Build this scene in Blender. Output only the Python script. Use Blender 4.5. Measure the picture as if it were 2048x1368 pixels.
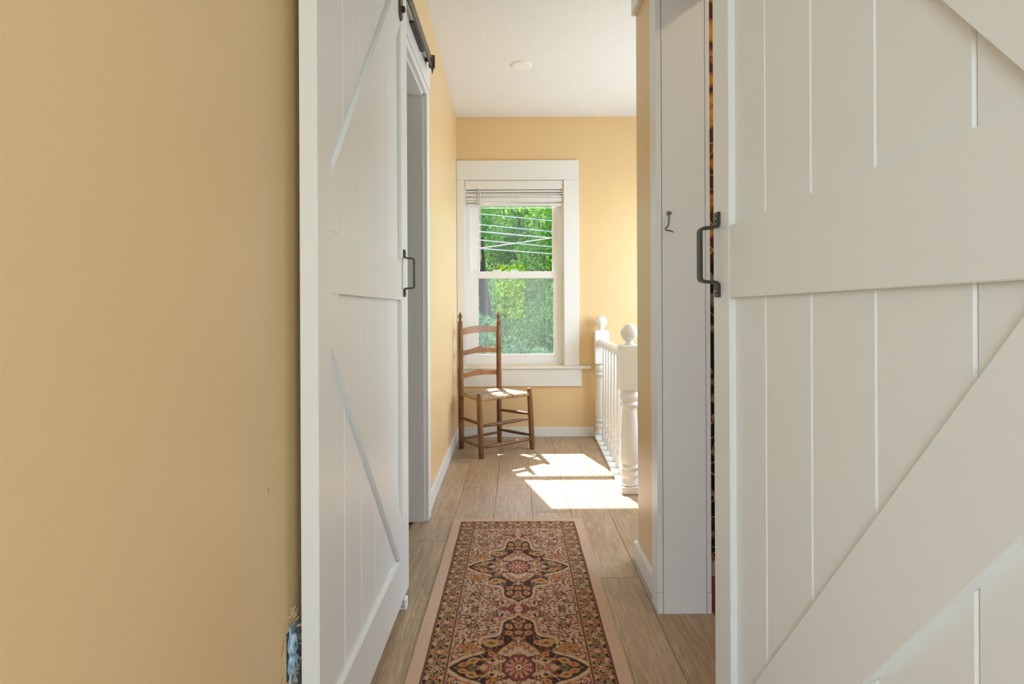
import bpy, bmesh, math, random
import numpy as np
from mathutils import Vector, Matrix

for o in list(bpy.data.objects):
    bpy.data.objects.remove(o)
sc = bpy.context.scene
COL = sc.collection
random.seed(7)

# ------------------------------------------------------------------ camera
F = 1100.0            # focal length in pixels of the 2048 x 1368 frame
VX, VY = 1033.0, 622.0
cam_d = bpy.data.cameras.new('camera')
cam_d.sensor_width = 36.0
cam_d.lens = 36.0 * F / 2048.0
cam_d.shift_x = -(VX - 1024.0) / 2048.0
cam_d.shift_y = -(684.0 - VY) / 2048.0
cam_d.clip_start = 0.02
cam_d.clip_end = 300
cam = bpy.data.objects.new('camera', cam_d)
COL.objects.link(cam)
cam.matrix_world = Matrix.Translation((0, 0, 1.0)) @ Matrix.Rotation(math.pi / 2, 4, 'X') @ Matrix.Rotation(-0.0045, 4, 'Z')
sc.camera = cam

# ------------------------------------------------------------------ world, sun, exposure
world = bpy.data.worlds.new('world')
sc.world = world
world.use_nodes = True
wn = world.node_tree
bg = wn.nodes['Background']
sky = wn.nodes.new('ShaderNodeTexSky')
sky.sky_type = 'NISHITA'
sky.sun_disc = False
sky.sun_elevation = math.radians(47)
sky.sun_rotation = math.radians(-15)
wn.links.new(sky.outputs[0], bg.inputs['Color'])
bg.inputs['Strength'].default_value = 0.5

SUN_DIR = Vector((0.249, -0.885, -1.0)).normalized()
sun_d = bpy.data.lights.new('sun', 'SUN')
sun_d.energy = 12.0
sun_d.angle = math.radians(0.53)
sun_d.color = (1.0, 0.98, 0.96)
sun = bpy.data.objects.new('sun', sun_d)
COL.objects.link(sun)
sun.location = (-4, 14, 16)
sun.rotation_euler = SUN_DIR.to_track_quat('-Z', 'Y').to_euler()

def area(name, loc, direction, sx, sy, energy, color):
    d = bpy.data.lights.new(name, 'AREA')
    d.shape = 'RECTANGLE'; d.size = sx; d.size_y = sy
    d.energy = energy; d.color = color
    o = bpy.data.objects.new(name, d); COL.objects.link(o)
    o.location = loc
    o.rotation_euler = Vector(direction).to_track_quat('-Z', 'Z').to_euler()
    return o
# fill light from two added windows of the unseen room behind the camera,
# and daylight from the window of the stairwell
area('fill_light_rear_right', (1.55, -2.93, 1.45), (0, 1, -0.05), 1.5, 1.5, 28, (0.78, 0.90, 1.0))
area('fill_light_rear_left', (-1.60, -2.93, 1.45), (0, 1, -0.05), 1.4, 1.5, 29, (0.75, 0.885, 1.0))
area('daylight_stair_window', (1.70, 3.35, 1.30), (-1, 0, 0), 1.1, 1.3, 21, (0.72, 0.875, 1.0))

sc.view_settings.view_transform = 'Standard'
sc.view_settings.look = 'None'
sc.view_settings.gamma = 1.0
sc.view_settings.use_curve_mapping = False
sc.view_settings.exposure = 0.82
sc.cycles.max_bounces = 10
sc.cycles.diffuse_bounces = 5
sc.cycles.glossy_bounces = 3
sc.cycles.use_adaptive_sampling = True
sc.cycles.adaptive_threshold = 0.02
sc.cycles.transparent_max_bounces = 24

# ------------------------------------------------------------------ helpers
def lin(r, g, b):
    f = lambda c: (c / 255 / 12.92) if c / 255 <= 0.04045 else ((c / 255 + 0.055) / 1.055) ** 2.4
    return (f(r), f(g), f(b), 1.0)

class NT:
    def __init__(self, name):
        self.m = bpy.data.materials.new(name); self.m.use_nodes = True
        self.t = self.m.node_tree; self.b = self.t.nodes['Principled BSDF']
    def n(self, kind, **kw):
        nd = self.t.nodes.new(kind)
        for k, v in kw.items(): setattr(nd, k, v)
        return nd
    def l(self, a, b): self.t.links.new(a, b)
    def val(self, sock, v): sock.default_value = v
    def math(self, op, a, b=None):
        nd = self.n('ShaderNodeMath', operation=op)
        for i, x in enumerate((a, b)):
            if x is None: continue
            if isinstance(x, (int, float)): nd.inputs[i].default_value = x
            else: self.l(x, nd.inputs[i])
        return nd.outputs[0]
    def pos(self, scale=(1, 1, 1), offset=None):
        g = self.n('ShaderNodeNewGeometry')
        mp = self.n('ShaderNodeMapping'); mp.inputs['Scale'].default_value = scale
        src = g.outputs['Position']
        if offset is not None:
            ad = self.n('ShaderNodeVectorMath', operation='ADD')
            self.l(src, ad.inputs[0]); self.l(offset, ad.inputs[1]); src = ad.outputs[0]
        self.l(src, mp.inputs['Vector'])
        return mp.outputs[0]
    def noise(self, vec, scale, detail=3, rough=0.5, dist=0.0):
        nd = self.n('ShaderNodeTexNoise')
        nd.inputs['Scale'].default_value = scale; nd.inputs['Detail'].default_value = detail
        nd.inputs['Roughness'].default_value = rough; nd.inputs['Distortion'].default_value = dist
        self.l(vec, nd.inputs['Vector'])
        return nd.outputs[0]
    def ramp(self, fac, stops):
        r = self.n('ShaderNodeValToRGB')
        els = r.color_ramp.elements
        while len(els) < len(stops): els.new(0.5)
        for e, (p, c) in zip(els, stops):
            e.position = p; e.color = c
        self.l(fac, r.inputs[0])
        return r.outputs[0]
    def mix(self, fac, a, b, blend='MIX'):
        m = self.n('ShaderNodeMix', data_type='RGBA', blend_type=blend)
        for s, v in ((m.inputs[0], fac), (m.inputs[6], a), (m.inputs[7], b)):
            if isinstance(v, (int, float)): s.default_value = v
            elif isinstance(v, tuple): s.default_value = v
            else: self.l(v, s)
        return m.outputs[2]
    def bump(self, h, strength, dist=0.002):
        b = self.n('ShaderNodeBump'); b.inputs['Strength'].default_value = strength
        b.inputs['Distance'].default_value = dist
        self.l(h, b.inputs['Height']); self.l(b.outputs[0], self.b.inputs['Normal'])
    def set(self, **kw):
        for k, v in kw.items():
            s = self.b.inputs[k.replace('_', ' ')]
            if hasattr(v, 'node'): self.l(v, s)
            else: s.default_value = v
        return self

def paint(name, col, rough, var=0.04, bump=0.06, bscale=220, specks=False):
    t = NT(name)
    p = t.pos()
    c2 = tuple(max(0, x * (1 - var)) for x in col[:3]) + (1,)
    c = t.ramp(t.noise(p, 1.7, 4), [(0.3, c2), (0.7, col)])
    if specks:
        v = t.n('ShaderNodeTexVoronoi'); v.inputs['Scale'].default_value = 4.2
        t.l(t.pos((1, 1, 0.8)), v.inputs['Vector'])
        d = t.math('LESS_THAN', v.outputs['Distance'], 0.016)
        c = t.mix(t.math('MULTIPLY', d, 0.45), c, lin(120, 88, 50))
    t.set(Base_Color=c, Roughness=rough)
    if bump: t.bump(t.noise(p, bscale, 2), bump)
    return t.m

M = {}
M['yellow'] = paint('yellow_wall_paint', lin(230, 199, 150), 0.38, 0.03, 0.10, 260, specks=True)
M['white'] = paint('white_trim_paint', lin(232, 232, 230), 0.33, 0.02, 0.03, 90)
M['doorwhite'] = paint('white_door_paint', lin(231, 231, 228), 0.36, 0.015, 0.02, 160)
M['railwhite'] = paint('white_gloss_rail_paint', lin(238, 238, 236), 0.25, 0.02, 0.12, 60)
M['vinyl'] = paint('white_window_vinyl', lin(238, 238, 238), 0.3, 0.01, 0)
M['blind'] = paint('white_blind_slat', lin(232, 230, 227), 0.4, 0.02, 0.02)
M['plate'] = paint('white_plastic', lin(240, 240, 238), 0.4, 0.01, 0)
M['grey_bare'] = paint('bare_grey_wallboard', lin(172, 168, 166), 0.7, 0.15, 0.1)
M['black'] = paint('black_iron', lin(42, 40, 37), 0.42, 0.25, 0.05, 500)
M['bronze'] = paint('dark_bronze_iron', lin(92, 80, 60), 0.38, 0.2, 0.04, 400)
M['steel'] = paint('dull_steel', lin(110, 106, 98), 0.35, 0.2, 0.03)
M['steel'].node_tree.nodes['Principled BSDF'].inputs['Metallic'].default_value = 0.8
M['wire'] = paint('pale_wire_sheath', lin(176, 182, 190), 0.5, 0.1, 0)
M['bark'] = paint('bark', lin(62, 48, 38), 0.9, 0.4, 0.6, 30)
M['flake'] = paint('torn_paint_flake', lin(238, 214, 165), 0.6, 0.15, 0)
M['fascia'] = M['white']

def ceiling_mat():
    t = NT('popcorn_ceiling'); p = t.pos()
    h = t.noise(p, 160, 4, 0.6)
    t.set(Base_Color=t.ramp(t.noise(p, 120, 3, 0.7), [(0.30, lin(214, 213, 210)), (0.45, lin(236, 235, 233))]), Roughness=0.85)
    t.bump(h, 0.5, 0.004)
    return t.m
M['ceiling'] = ceiling_mat()

def floor_mat():
    t = NT('oak_plank')
    oi = t.n('ShaderNodeObjectInfo')
    cx = t.n('ShaderNodeCombineXYZ')
    t.l(t.math('MULTIPLY', oi.outputs['Random'], 13.0), cx.inputs[0])
    t.l(t.math('MULTIPLY', oi.outputs['Random'], 37.0), cx.inputs[1])
    off = cx.outputs[0]
    pb = t.pos((7.0, 1.1, 1), off)
    warp = t.noise(pb, 1.6, 3, 0.5, 0.6)
    # cathedral figure: bands of a warped noise
    bands = t.math('FRACT', t.math('MULTIPLY', warp, 9.0))
    bands = t.math('ABSOLUTE', t.math('SUBTRACT', bands, 0.5))
    fine = t.noise(t.pos((120, 3.0, 1), off), 1.5, 4, 0.6)
    pores = t.noise(t.pos((420, 14, 1), off), 1.0, 2, 0.5)
    blot = t.noise(t.pos((3, 1.2, 1), off), 1.3, 3)
    f = t.math('ADD', t.math('MULTIPLY', bands, 0.24), t.math('MULTIPLY', fine, 0.72))
    f = t.math('ADD', f, t.math('MULTIPLY', blot, 0.40))
    c = t.ramp(f, [(0.30, lin(126, 99, 73)), (0.52, lin(160, 133, 103)), (0.78, lin(190, 164, 133))])
    tone = t.math('ADD', t.math('MULTIPLY', oi.outputs['Random'], 0.16), 0.90)
    hsv = t.n('ShaderNodeHueSaturation'); t.l(tone, hsv.inputs['Value']); t.l(c, hsv.inputs['Color'])
    c = t.mix(t.math('MULTIPLY', t.math('LESS_THAN', pores, 0.40), 0.30), hsv.outputs[0], lin(112, 86, 62))
    t.set(Base_Color=c, Roughness=0.42)
    t.bump(t.math('ADD', fine, pores), 0.12, 0.0015)
    return t.m
M['floor'] = floor_mat()

def wood_mat(name, dark, mid, light, rough=0.42):
    t = NT(name)
    tc = t.n('ShaderNodeTexCoord')
    mp = t.n('ShaderNodeMapping'); mp.inputs['Scale'].default_value = (60, 60, 5)
    t.l(tc.outputs['Object'], mp.inputs['Vector'])
    f = t.noise(mp.outputs[0], 1.4, 4, 0.6, 0.4)
    b = t.noise(t.pos((9, 9, 9)), 1.0, 3)
    f = t.math('ADD', t.math('MULTIPLY', f, 0.6), t.math('MULTIPLY', b, 0.45))
    c = t.ramp(f, [(0.36, dark), (0.54, mid), (0.72, light)])
    t.set(Base_Color=c, Roughness=rough)
    t.bump(f, 0.15, 0.002)
    return t.m
M['chairwood'] = wood_mat('aged_chair_wood', lin(76, 50, 30), lin(122, 84, 50), lin(156, 114, 70))
M['slatwood'] = wood_mat('chair_slat_wood', lin(108, 68, 32), lin(150, 98, 50), lin(174, 120, 66), 0.36)
M['weave'] = wood_mat('woven_splint', lin(120, 88, 54), lin(170, 138, 98), lin(206, 180, 140), 0.6)
M['redfloor'] = wood_mat('red_brown_floor', lin(110, 60, 40), lin(142, 82, 56), lin(160, 98, 66))
M['orangewood'] = wood_mat('orange_wood_cap', lin(150, 92, 48), lin(180, 114, 62), lin(196, 132, 80))

def glass_mat():
    t = NT('window_glass')
    nt = t.t; out = nt.nodes['Material Output']; nt.nodes.remove(t.b)
    g = t.n('ShaderNodeNewGeometry')
    dp = t.n('ShaderNodeVectorMath', operation='DOT_PRODUCT')
    t.l(g.outputs['Incoming'], dp.inputs[0]); t.l(g.outputs['Normal'], dp.inputs[1])
    k = t.math('POWER', t.math('SUBTRACT', 1.0, t.math('ABSOLUTE', dp.outputs['Value'])), 5.0)
    fr = t.math('ADD', t.math('MULTIPLY', k, 0.92), 0.08)
    tr = t.n('ShaderNodeBsdfTransparent'); tr.inputs[0].default_value = (0.97, 0.98, 0.975, 1)
    gl = t.n('ShaderNodeBsdfGlossy'); gl.inputs['Roughness'].default_value = 0.0
    mx = t.n('ShaderNodeMixShader')
    t.l(fr, mx.inputs[0]); t.l(tr.outputs[0], mx.inputs[1]); t.l(gl.outputs[0], mx.inputs[2])
    t.l(mx.outputs[0], out.inputs[0])
    return t.m
M['glass'] = glass_mat()

def leaf_mat(name, c1, c2, c3):
    t = NT(name)
    g = t.n('ShaderNodeNewGeometry')
    f = t.math('ADD', t.math('MULTIPLY', g.outputs['Random Per Island'], 0.75), t.math('MULTIPLY', t.noise(t.pos(), 0.9, 2), 0.35))
    c = t.ramp(f, [(0.15, c1), (0.5, c2), (0.9, c3)])
    t.set(Base_Color=c, Roughness=0.45)
    tl = t.n('ShaderNodeBsdfTranslucent'); t.l(t.mix(0.35, c, lin(190, 225, 70)), tl.inputs[0])
    mx = t.n('ShaderNodeMixShader'); mx.inputs[0].default_value = 0.5
    t.l(t.b.outputs[0], mx.inputs[1]); t.l(tl.outputs[0], mx.inputs[2])
    t.l(mx.outputs[0], t.t.nodes['Material Output'].inputs[0])
    return t.m
M['leafA'] = leaf_mat('leaf_bright_green', lin(76, 132, 40), lin(132, 196, 70), lin(190, 232, 110))
M['leafB'] = leaf_mat('leaf_mid_green', lin(62, 120, 52), lin(112, 178, 88), lin(176, 222, 136))
M['leafC'] = leaf_mat('leaf_blue_green', lin(80, 130, 88), lin(140, 192, 138), lin(200, 234, 184))
M['leafD'] = leaf_mat('leaf_brownish', lin(120, 96, 74), lin(160, 138, 108), lin(150, 176, 112))
M['leafY'] = leaf_mat('leaf_yellow_green', lin(160, 180, 40), lin(215, 225, 70), lin(245, 245, 120))

def hill_mat():
    t = NT('hillside_soil')
    t.set(Base_Color=t.ramp(t.noise(t.pos(), 1.6, 5), [(0.35, lin(46, 42, 28)), (0.55, lin(58, 72, 34)), (0.75, lin(92, 104, 58))]), Roughness=0.95)
    return t.m
M['hill'] = hill_mat()

def wallpaper_mat():
    t = NT('floral_wallpaper')
    p = t.pos()
    v = t.n('ShaderNodeTexVoronoi'); v.inputs['Scale'].default_value = 13
    wv = t.n('ShaderNodeVectorMath', operation='ADD')
    nz = t.n('ShaderNodeTexNoise'); nz.inputs['Scale'].default_value = 8; t.l(p, nz.inputs['Vector'])
    sc_ = t.n('ShaderNodeVectorMath', operation='SCALE'); sc_.inputs['Scale'].default_value = 0.12
    t.l(nz.outputs['Color'], sc_.inputs[0]); t.l(p, wv.inputs[0]); t.l(sc_.outputs[0], wv.inputs[1])
    t.l(wv.outputs[0], v.inputs['Vector'])
    sep = t.n('ShaderNodeSeparateXYZ'); t.l(p, sep.inputs[0])
    top = t.math('ADD', sep.outputs[2], t.math('MULTIPLY', t.noise(p, 9, 2), 0.5))
    hi = t.math('GREATER_THAN', top, 1.42)
    bloom = t.ramp(v.outputs['Distance'], [(0.10, lin(244, 190, 80)), (0.35, lin(222, 140, 48)), (0.5, lin(96, 48, 20))])
    dull = t.ramp(v.outputs['Distance'], [(0.12, lin(150, 144, 136)), (0.28, lin(70, 64, 62)), (0.4, lin(30, 26, 26))])
    c = t.mix(hi, dull, bloom)
    vine = t.math('LESS_THAN', t.math('ABSOLUTE', t.math('SUBTRACT', t.noise(p, 14, 1), 0.5)), 0.018)
    c = t.mix(t.math('MULTIPLY', vine, 0.8), c, lin(206, 170, 120))
    t.set(Base_Color=c, Roughness=0.7)
    return t.m
M['wallpaper'] = wallpaper_mat()

def emis(name, col, strength):
    t = NT(name)
    t.set(Base_Color=(0.9, 0.9, 0.88, 1), Emission_Color=col, Emission_Strength=strength)
    return t.m

# ---- mesh builders
def link(name, bm, mat, parent=None, smooth=False, bevel=0.0, seg=2):
    if bevel:
        bmesh.ops.bevel(bm, geom=[e for e in bm.edges], offset=bevel, segments=seg, affect='EDGES', clamp_overlap=True)
    bmesh.ops.recalc_face_normals(bm, faces=bm.faces)
    me = bpy.data.meshes.new(name)
    bm.to_mesh(me); bm.free()
    if smooth:
        for p in me.polygons: p.use_smooth = True
    o = bpy.data.objects.new(name, me)
    COL.objects.link(o)
    if mat: me.materials.append(mat)
    if parent is not None:
        o.parent = parent
        o.matrix_parent_inverse = parent.matrix_world.inverted() if False else Matrix.Identity(4)
        o.location = -Vector(parent.get('_base', (0, 0, 0))) if parent.get('_base') is not None else (0, 0, 0)
    return o

def rebase(o, base):
    """put the origin of a world-space mesh at base"""
    o.data.transform(Matrix.Translation(-Vector(base)))
    o.location = base
    return o

def empty(name, loc=(0, 0, 0)):
    o = bpy.data.objects.new(name, None)
    COL.objects.link(o)
    o.empty_display_size = 0.1
    o.location = loc
    o['_base'] = list(loc)
    return o

def tag(o, label=None, cat=None, group=None, kind=None):
    if label: o['label'] = label
    if cat: o['category'] = cat
    if group: o['group'] = group
    if kind: o['kind'] = kind
    return o

def bx(bm, x0, x1, y0, y1, z0, z1):
    x0, x1 = sorted((x0, x1)); y0, y1 = sorted((y0, y1)); z0, z1 = sorted((z0, z1))
    r = bmesh.ops.create_cube(bm, size=1.0)
    for v in r['verts']:
        v.co = Vector((x0 + (v.co.x + .5) * (x1 - x0), y0 + (v.co.y + .5) * (y1 - y0), z0 + (v.co.z + .5) * (z1 - z0)))
    return r['verts']

def boxes(*bs):
    bm = bmesh.new()
    for b in bs: bx(bm, *b)
    return bm

def prism(pts, axis, a, b, bm=None):
    """extrude a polygon given in the two other axes along axis from a to b"""
    bm = bm or bmesh.new()
    def mk(p, t):
        if axis == 0: return (t, p[0], p[1])
        if axis == 1: return (p[0], t, p[1])
        return (p[0], p[1], t)
    A = [bm.verts.new(mk(p, a)) for p in pts]; B = [bm.verts.new(mk(p, b)) for p in pts]
    bm.faces.new(A); bm.faces.new(B[::-1])
    n = len(pts)
    for i in range(n):
        bm.faces.new((A[i], A[(i + 1) % n], B[(i + 1) % n], B[i]))
    return bm

def lathe(profile, seg=24, center=(0, 0), bm=None):
    """profile: list of (radius, z)"""
    bm = bm or bmesh.new()
    rings = []
    for r, z in profile:
        if r < 1e-5:
            rings.append([bm.verts.new((center[0], center[1], z))])
        else:
            rings.append([bm.verts.new((center[0] + r * math.cos(2 * math.pi * i / seg), center[1] + r * math.sin(2 * math.pi * i / seg), z)) for i in range(seg)])
    for a, b in zip(rings, rings[1:]):
        if len(a) == 1 and len(b) == 1: continue
        for i in range(seg):
            j = (i + 1) % seg
            if len(a) == 1: bm.faces.new((a[0], b[j], b[i]))
            elif len(b) == 1: bm.faces.new((a[i], a[j], b[0]))
            else: bm.faces.new((a[i], a[j], b[j], b[i]))
    if len(rings[0]) > 1: bm.faces.new(rings[0][::-1])
    if len(rings[-1]) > 1: bm.faces.new(rings[-1])
    return bm

def tube(path, radius, seg=10, bm=None, cap=True):
    """radius: number or list per point"""
    bm = bm or bmesh.new()
    pts = [Vector(p) for p in path]
    if not isinstance(radius, (list, tuple)): radius = [radius] * len(pts)
    rings = []
    up = None
    for i, p in enumerate(pts):
        t = (pts[min(i + 1, len(pts) - 1)] - pts[max(i - 1, 0)]).normalized()
        if up is None:
            up = Vector((0, 0, 1)) if abs(t.z) < 0.9 else Vector((1, 0, 0))
        s = t.cross(up).normalized(); up = s.cross(t).normalized()
        rings.append([bm.verts.new(p + radius[i] * (math.cos(2 * math.pi * k / seg) * s + math.sin(2 * math.pi * k / seg) * up)) for k in range(seg)])
    for a, b in zip(rings, rings[1:]):
        for k in range(seg):
            bm.faces.new((a[k], a[(k + 1) % seg], b[(k + 1) % seg], b[k]))
    if cap:
        bm.faces.new(rings[0][::-1]); bm.faces.new(rings[-1])
    return bm

def smooth_path(pts, n=6):
    """Catmull-Rom through points"""
    P = [Vector(p) for p in pts]; out = []
    for i in range(len(P) - 1):
        p0 = P[max(i - 1, 0)]; p1 = P[i]; p2 = P[i + 1]; p3 = P[min(i + 2, len(P) - 1)]
        for k in range(n):
            t = k / n
            out.append(0.5 * ((2 * p1) + (p2 - p0) * t + (2 * p0 - 5 * p1 + 4 * p2 - p3) * t * t + (3 * p1 - p0 - 3 * p2 + p3) * t ** 3))
    out.append(P[-1])
    return out

def structure(name, bm, mat, **kw):
    return tag(link(name, bm, mat, **kw), kind='structure')

# ------------------------------------------------------------------ room shell
H = 2.546            # ceiling height
XL = -0.445          # hall wall, left
XR = 0.485           # hall wall, right
YE = 4.38            # end wall
JL = 2.62            # far jamb of the left opening
JR = 1.821           # far jamb of the right opening
OH = 2.036           # height of the openings

# floor: slab with single planks lying on it
slab = boxes((-2.7, 0.62, -3.0, YE + .1, -0.12, -0.012), (0.62, 2.7, -3.0, 0.05, -0.12, -0.012), (0.62, 1.75, 2.15, 3.08, -0.12, -0.012))
floor = structure('floor', slab, M['floor'])
def plank(x0, x1, y0, y1):
    g = 0.0007
    bm = boxes((x0 + g, x1 - g, y0 + g, y1 - g, -0.012, 0.0))
    top = [e for e in bm.edges if all(abs(v.co.z) < 1e-6 for v in e.verts)]
    bmesh.ops.bevel(bm, geom=top, offset=0.0008, segments=1, affect='EDGES')
    o = link('plank', bm, M['floor'])
    c = ((x0 + x1) / 2, (y0 + y1) / 2, 0.0)
    rebase(o, c)
    o.parent = floor
rs = random.Random(3)
seams = {2: 1.916, 4: 2.73, 6: 1.91, 3: 2.25, 5: 3.28, 7: 2.55, 1: 2.4}
for r in range(0, 13):
    x0 = -0.685 + 0.19 * r; x1 = x0 + 0.19
    if r < 1: continue
    if r < 7: ya, yb = -0.2, YE
    else: ya, yb = 2.15, 3.08
    if r == 6: ya, yb = -0.2, YE
    if x0 > 0.62: ya, yb = 2.15, 3.08
    if x1 > 1.75: continue
    s = seams.get(r, rs.uniform(1.6, 2.8)); L = 1.22
    cuts = sorted(s + L * k for k in range(-4, 5))
    ys = [ya] + [c for c in cuts if ya + .05 < c < yb - .05] + [yb]
    x1c = min(x1, 0.62) if (r == 6 and False) else x1
    for a, b in zip(ys, ys[1:]):
        plank(x0, x1c, a, b)

ceil_bm = boxes((-2.75, 2.75, -3.1, YE + 0.15, H, H + 0.1))
structure('ceiling', ceil_bm, M['ceiling'])

# left wall, with the opening
xe = -0.472
bm = boxes((XL - .12, XL, 0.12, 1.80, 0, H), (XL - .12, XL, 1.80, JL, OH + .001, H))
prism([(XL - .12, JL), (XL, JL), (xe, YE), (xe - .12, YE)], 2, 0, H, bm)
wall_left = structure('wall_left', bm, M['yellow'])
# right wall with opening and the short stub before the stairs
YS = 2.209
bm = boxes((XR, XR + .151, -0.05, 1.04, 0, H), (XR, XR + .151, 1.04, JR, OH + .001, H), (XR, XR + .151, JR, YS, 0, H))
wall_right = structure('wall_right', bm, M['yellow'])
# end wall around the window
wx0, wx1, wz0, wz1 = -0.41, 0.378, 0.57, 2.04
bm = boxes((-0.7, wx0, YE, YE + .14, -2.7, H), (wx1, 1.85, YE, YE + .14, -2.7, H), (wx0, wx1, YE, YE + .14, -2.7, wz0), (wx0, wx1, YE, YE + .14, wz1, H))
structure('wall_back', bm, M['yellow'])
# stairwell
bm = boxes((1.75, 1.85, 2.0, YE, -2.7, 0.6), (1.75, 1.85, 2.0, YE, 2.0, H), (1.75, 1.85, 2.0, 2.75, 0.6, 2.0), (1.75, 1.85, 3.95, YE, 0.6, 2.0),
           (-0.5, 1.75, 2.95, 3.05, -2.7, -0.12), (0.5, 0.56, 3.05, YE, -2.7, -0.12))
structure('wall_stairwell', bm, M['yellow'])
structure('floor_lower', boxes((0.4, 1.85, 2.9, YE, -2.75, -2.65)), M['floor'])
# wall between the papered room and the stairs
structure('wall_partition', boxes((XR + .151, 2.5, 2.085, YS, 0, H)), M['yellow'])
wp = structure('wall_papered', boxes((XR + .152, 2.4, 2.078, 2.0845, 0.0, H)), M['wallpaper'])
bm = boxes((2.4, 2.5, 0.0, 2.078, 0, H), (XR + .151, 2.4, -0.05, 0.05, 0, H))
structure('wall_side_room', bm, M['white'])
structure('floor_side_room', boxes((0.62, 2.4, 0.05, 2.078, -0.12, -0.001)), M['redfloor'])
structure('baseboard_side_room', boxes((XR + .157, 2.4, 2.064, 2.078, 0, 0.062)), M['white'], bevel=0.002)
structure('trim_4', boxes((XR + .157, 2.4, 2.058, 2.078, 0.062, 0.074)), M['orangewood'], bevel=0.002)
# room behind the left opening
bm = boxes((-2.0, -1.9, 1.1, 3.4, 0, H), (-1.9, XL - .12, 1.0, 1.1, 0, H), (-1.9, XL - .12, 3.3, 3.4, 0, H))
structure('wall_left_room', bm, M['white'])
# room behind the camera, with a window and two added fill-light openings
bm = boxes((-2.7, -2.3, -3.1, -3.0, 0, H), (-2.3, -.9, -3.1, -3.0, 0, .70), (-2.3, -.9, -3.1, -3.0, 2.2, H), (-.9, -.47, -3.1, -3.0, 0, H), (.23, .8, -3.1, -3.0, 0, H), (2.3, 2.7, -3.1, -3.0, 0, H),
           (-.47, .23, -3.1, -3.0, 0, .80), (-.47, .23, -3.1, -3.0, 2.05, H), (.8, 2.3, -3.1, -3.0, 0, .70), (.8, 2.3, -3.1, -3.0, 2.2, H))
structure('wall_rear', bm, M['white'])
structure('wall_rear_side', boxes((2.6, 2.7, -3.0, 0.05, 0, H), (-2.7, -2.6, -3.0, .22, 0, H), (-2.6, XL - .12, .12, .22, 0, H)), M['white'])
w2 = empty('window_2', (-.12, -3.05, .8)); tag(w2, kind='structure')
link('frame', boxes((-.47, -.43, -3.08, -3.02, .8, 2.05), (.19, .23, -3.08, -3.02, .8, 2.05), (-.43, .19, -3.08, -3.02, .8, .84), (-.43, .19, -3.08, -3.02, 2.01, 2.05), (-.43, .19, -3.07, -3.03, 1.68, 1.71)), M['vinyl'], w2)

# left opening: jamb lining, casing, header board
jam = boxes((XL - .12, XL + .004, JL - .012, JL, 0, OH), (XL - .12, XL + .004, 1.80, 1.812, 0, OH), (XL - .12, XL + .004, 1.80, JL, OH - .014, OH))
structure('trim_1', jam, M['white'], bevel=0.001)
c1 = boxes((XL, XL + .022, JL, JL + .075, 0, OH + .035))
bx(c1, XL, XL + .022, 1.725, 1.80, 0, OH + .035)
bx(c1, XL, XL + .022, 1.80, JL, OH, OH + .035)
structure('trim_2', c1, M['white'], bevel=0.002)
structure('trim_3', boxes((XL, XL + .026, 0.45, JL + .075, OH + .037, OH + .215)), M['white'], bevel=0.002)

# right opening: jamb lining plus casing boards on both wall faces, with seams
tr5 = structure('trim_5', boxes((XR - .004, XR + .137, JR - .010, JR - .0005, 0, OH)), M['white'], bevel=0.0008)
def casing(x0, x1):
    a = link('casing_board', boxes((x0, x1, JR - .0095, JR + .07, 0.070, OH + .12)), M['white'], tr5, bevel=0.001)
    b = link('plinth_block', boxes((x0, x1, JR - .0105, JR + .07, 0.0, 0.0687)), M['white'], tr5, bevel=0.001)
casing(XR - .0235, XR - .0060)
casing(XR + .1392, XR + .1535)
structure('trim_6', boxes((XR - .019, XR, -.05, YS, 2.18, 2.36)), M['white'], bevel=0.0015)

# baseboards
def baseboard(name, pts, h=0.078, t=0.013):
    bm = prism(pts, 2, 0, h)
    return structure(name, bm, M['white'], bevel=0.0015)
baseboard('baseboard_left', [(XL + .0, JL + .075), (XL + .014, JL + .075), (xe + .014, YE - .013), (xe, YE - .013)], 0.085)
baseboard('baseboard_back', [(xe, YE - .013), (0.612, YE - .013), (0.612, YE), (xe, YE)], 0.076)
baseboard('baseboard_right', [(XR - .016, JR + .07), (XR, JR + .07), (XR, YS + .013), (XR - .016, YS + .013)], 0.072)
baseboard('baseboard_near', [(XL, 0.13), (XL + .013, 0.13), (XL + .013, 1.0), (XL, 1.0)])

# bare patch of wallboard, scruffy edge of the socket hole
patch = link('bare_patch', boxes((XL - .001, XL + .0012, 1.085, 1.62, 0.0, 0.382)), M['grey_bare'], wall_left)
rr = random.Random(11)
for k in range(44):
    ang = rr.uniform(0, 2 * math.pi)
    y = 1.074 + 0.033 * math.cos(ang) + rr.uniform(-.004, .004)
    z = 0.332 + 0.060 * math.sin(ang) * (1.25 if math.sin(ang) > 0 else 1.05) + rr.uniform(-.008, .008)
    L = rr.uniform(.006, .018); d = ang + rr.uniform(-.8, .8)
    w = rr.uniform(.0015, .0048); lift = rr.uniform(.002, .009)
    bm = bmesh.new()
    dy, dz = math.cos(d), math.sin(d)
    a = Vector((XL + .0005, y, z)); t = Vector((0, dy, dz)) * L; s = Vector((0, -dz, dy)) * w
    v = [bm.verts.new(p) for p in (a - s, a + s, a + t * .6 + s + Vector((lift * .5, 0, 0)), a + t * .6 - s + Vector((lift * .6, 0, 0)), a + t + Vector((lift, 0, 0)))]
    bm.faces.new((v[0], v[1], v[2], v[3])); bm.faces.new((v[3], v[2], v[4]))
    r = bmesh.ops.extrude_face_region(bm, geom=bm.faces[:])
    for g in r['geom']:
        if isinstance(g, bmesh.types.BMVert): g.co += Vector((.0008, 0, 0))
    link('torn_paint', bm, M['flake'], wall_left)

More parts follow.
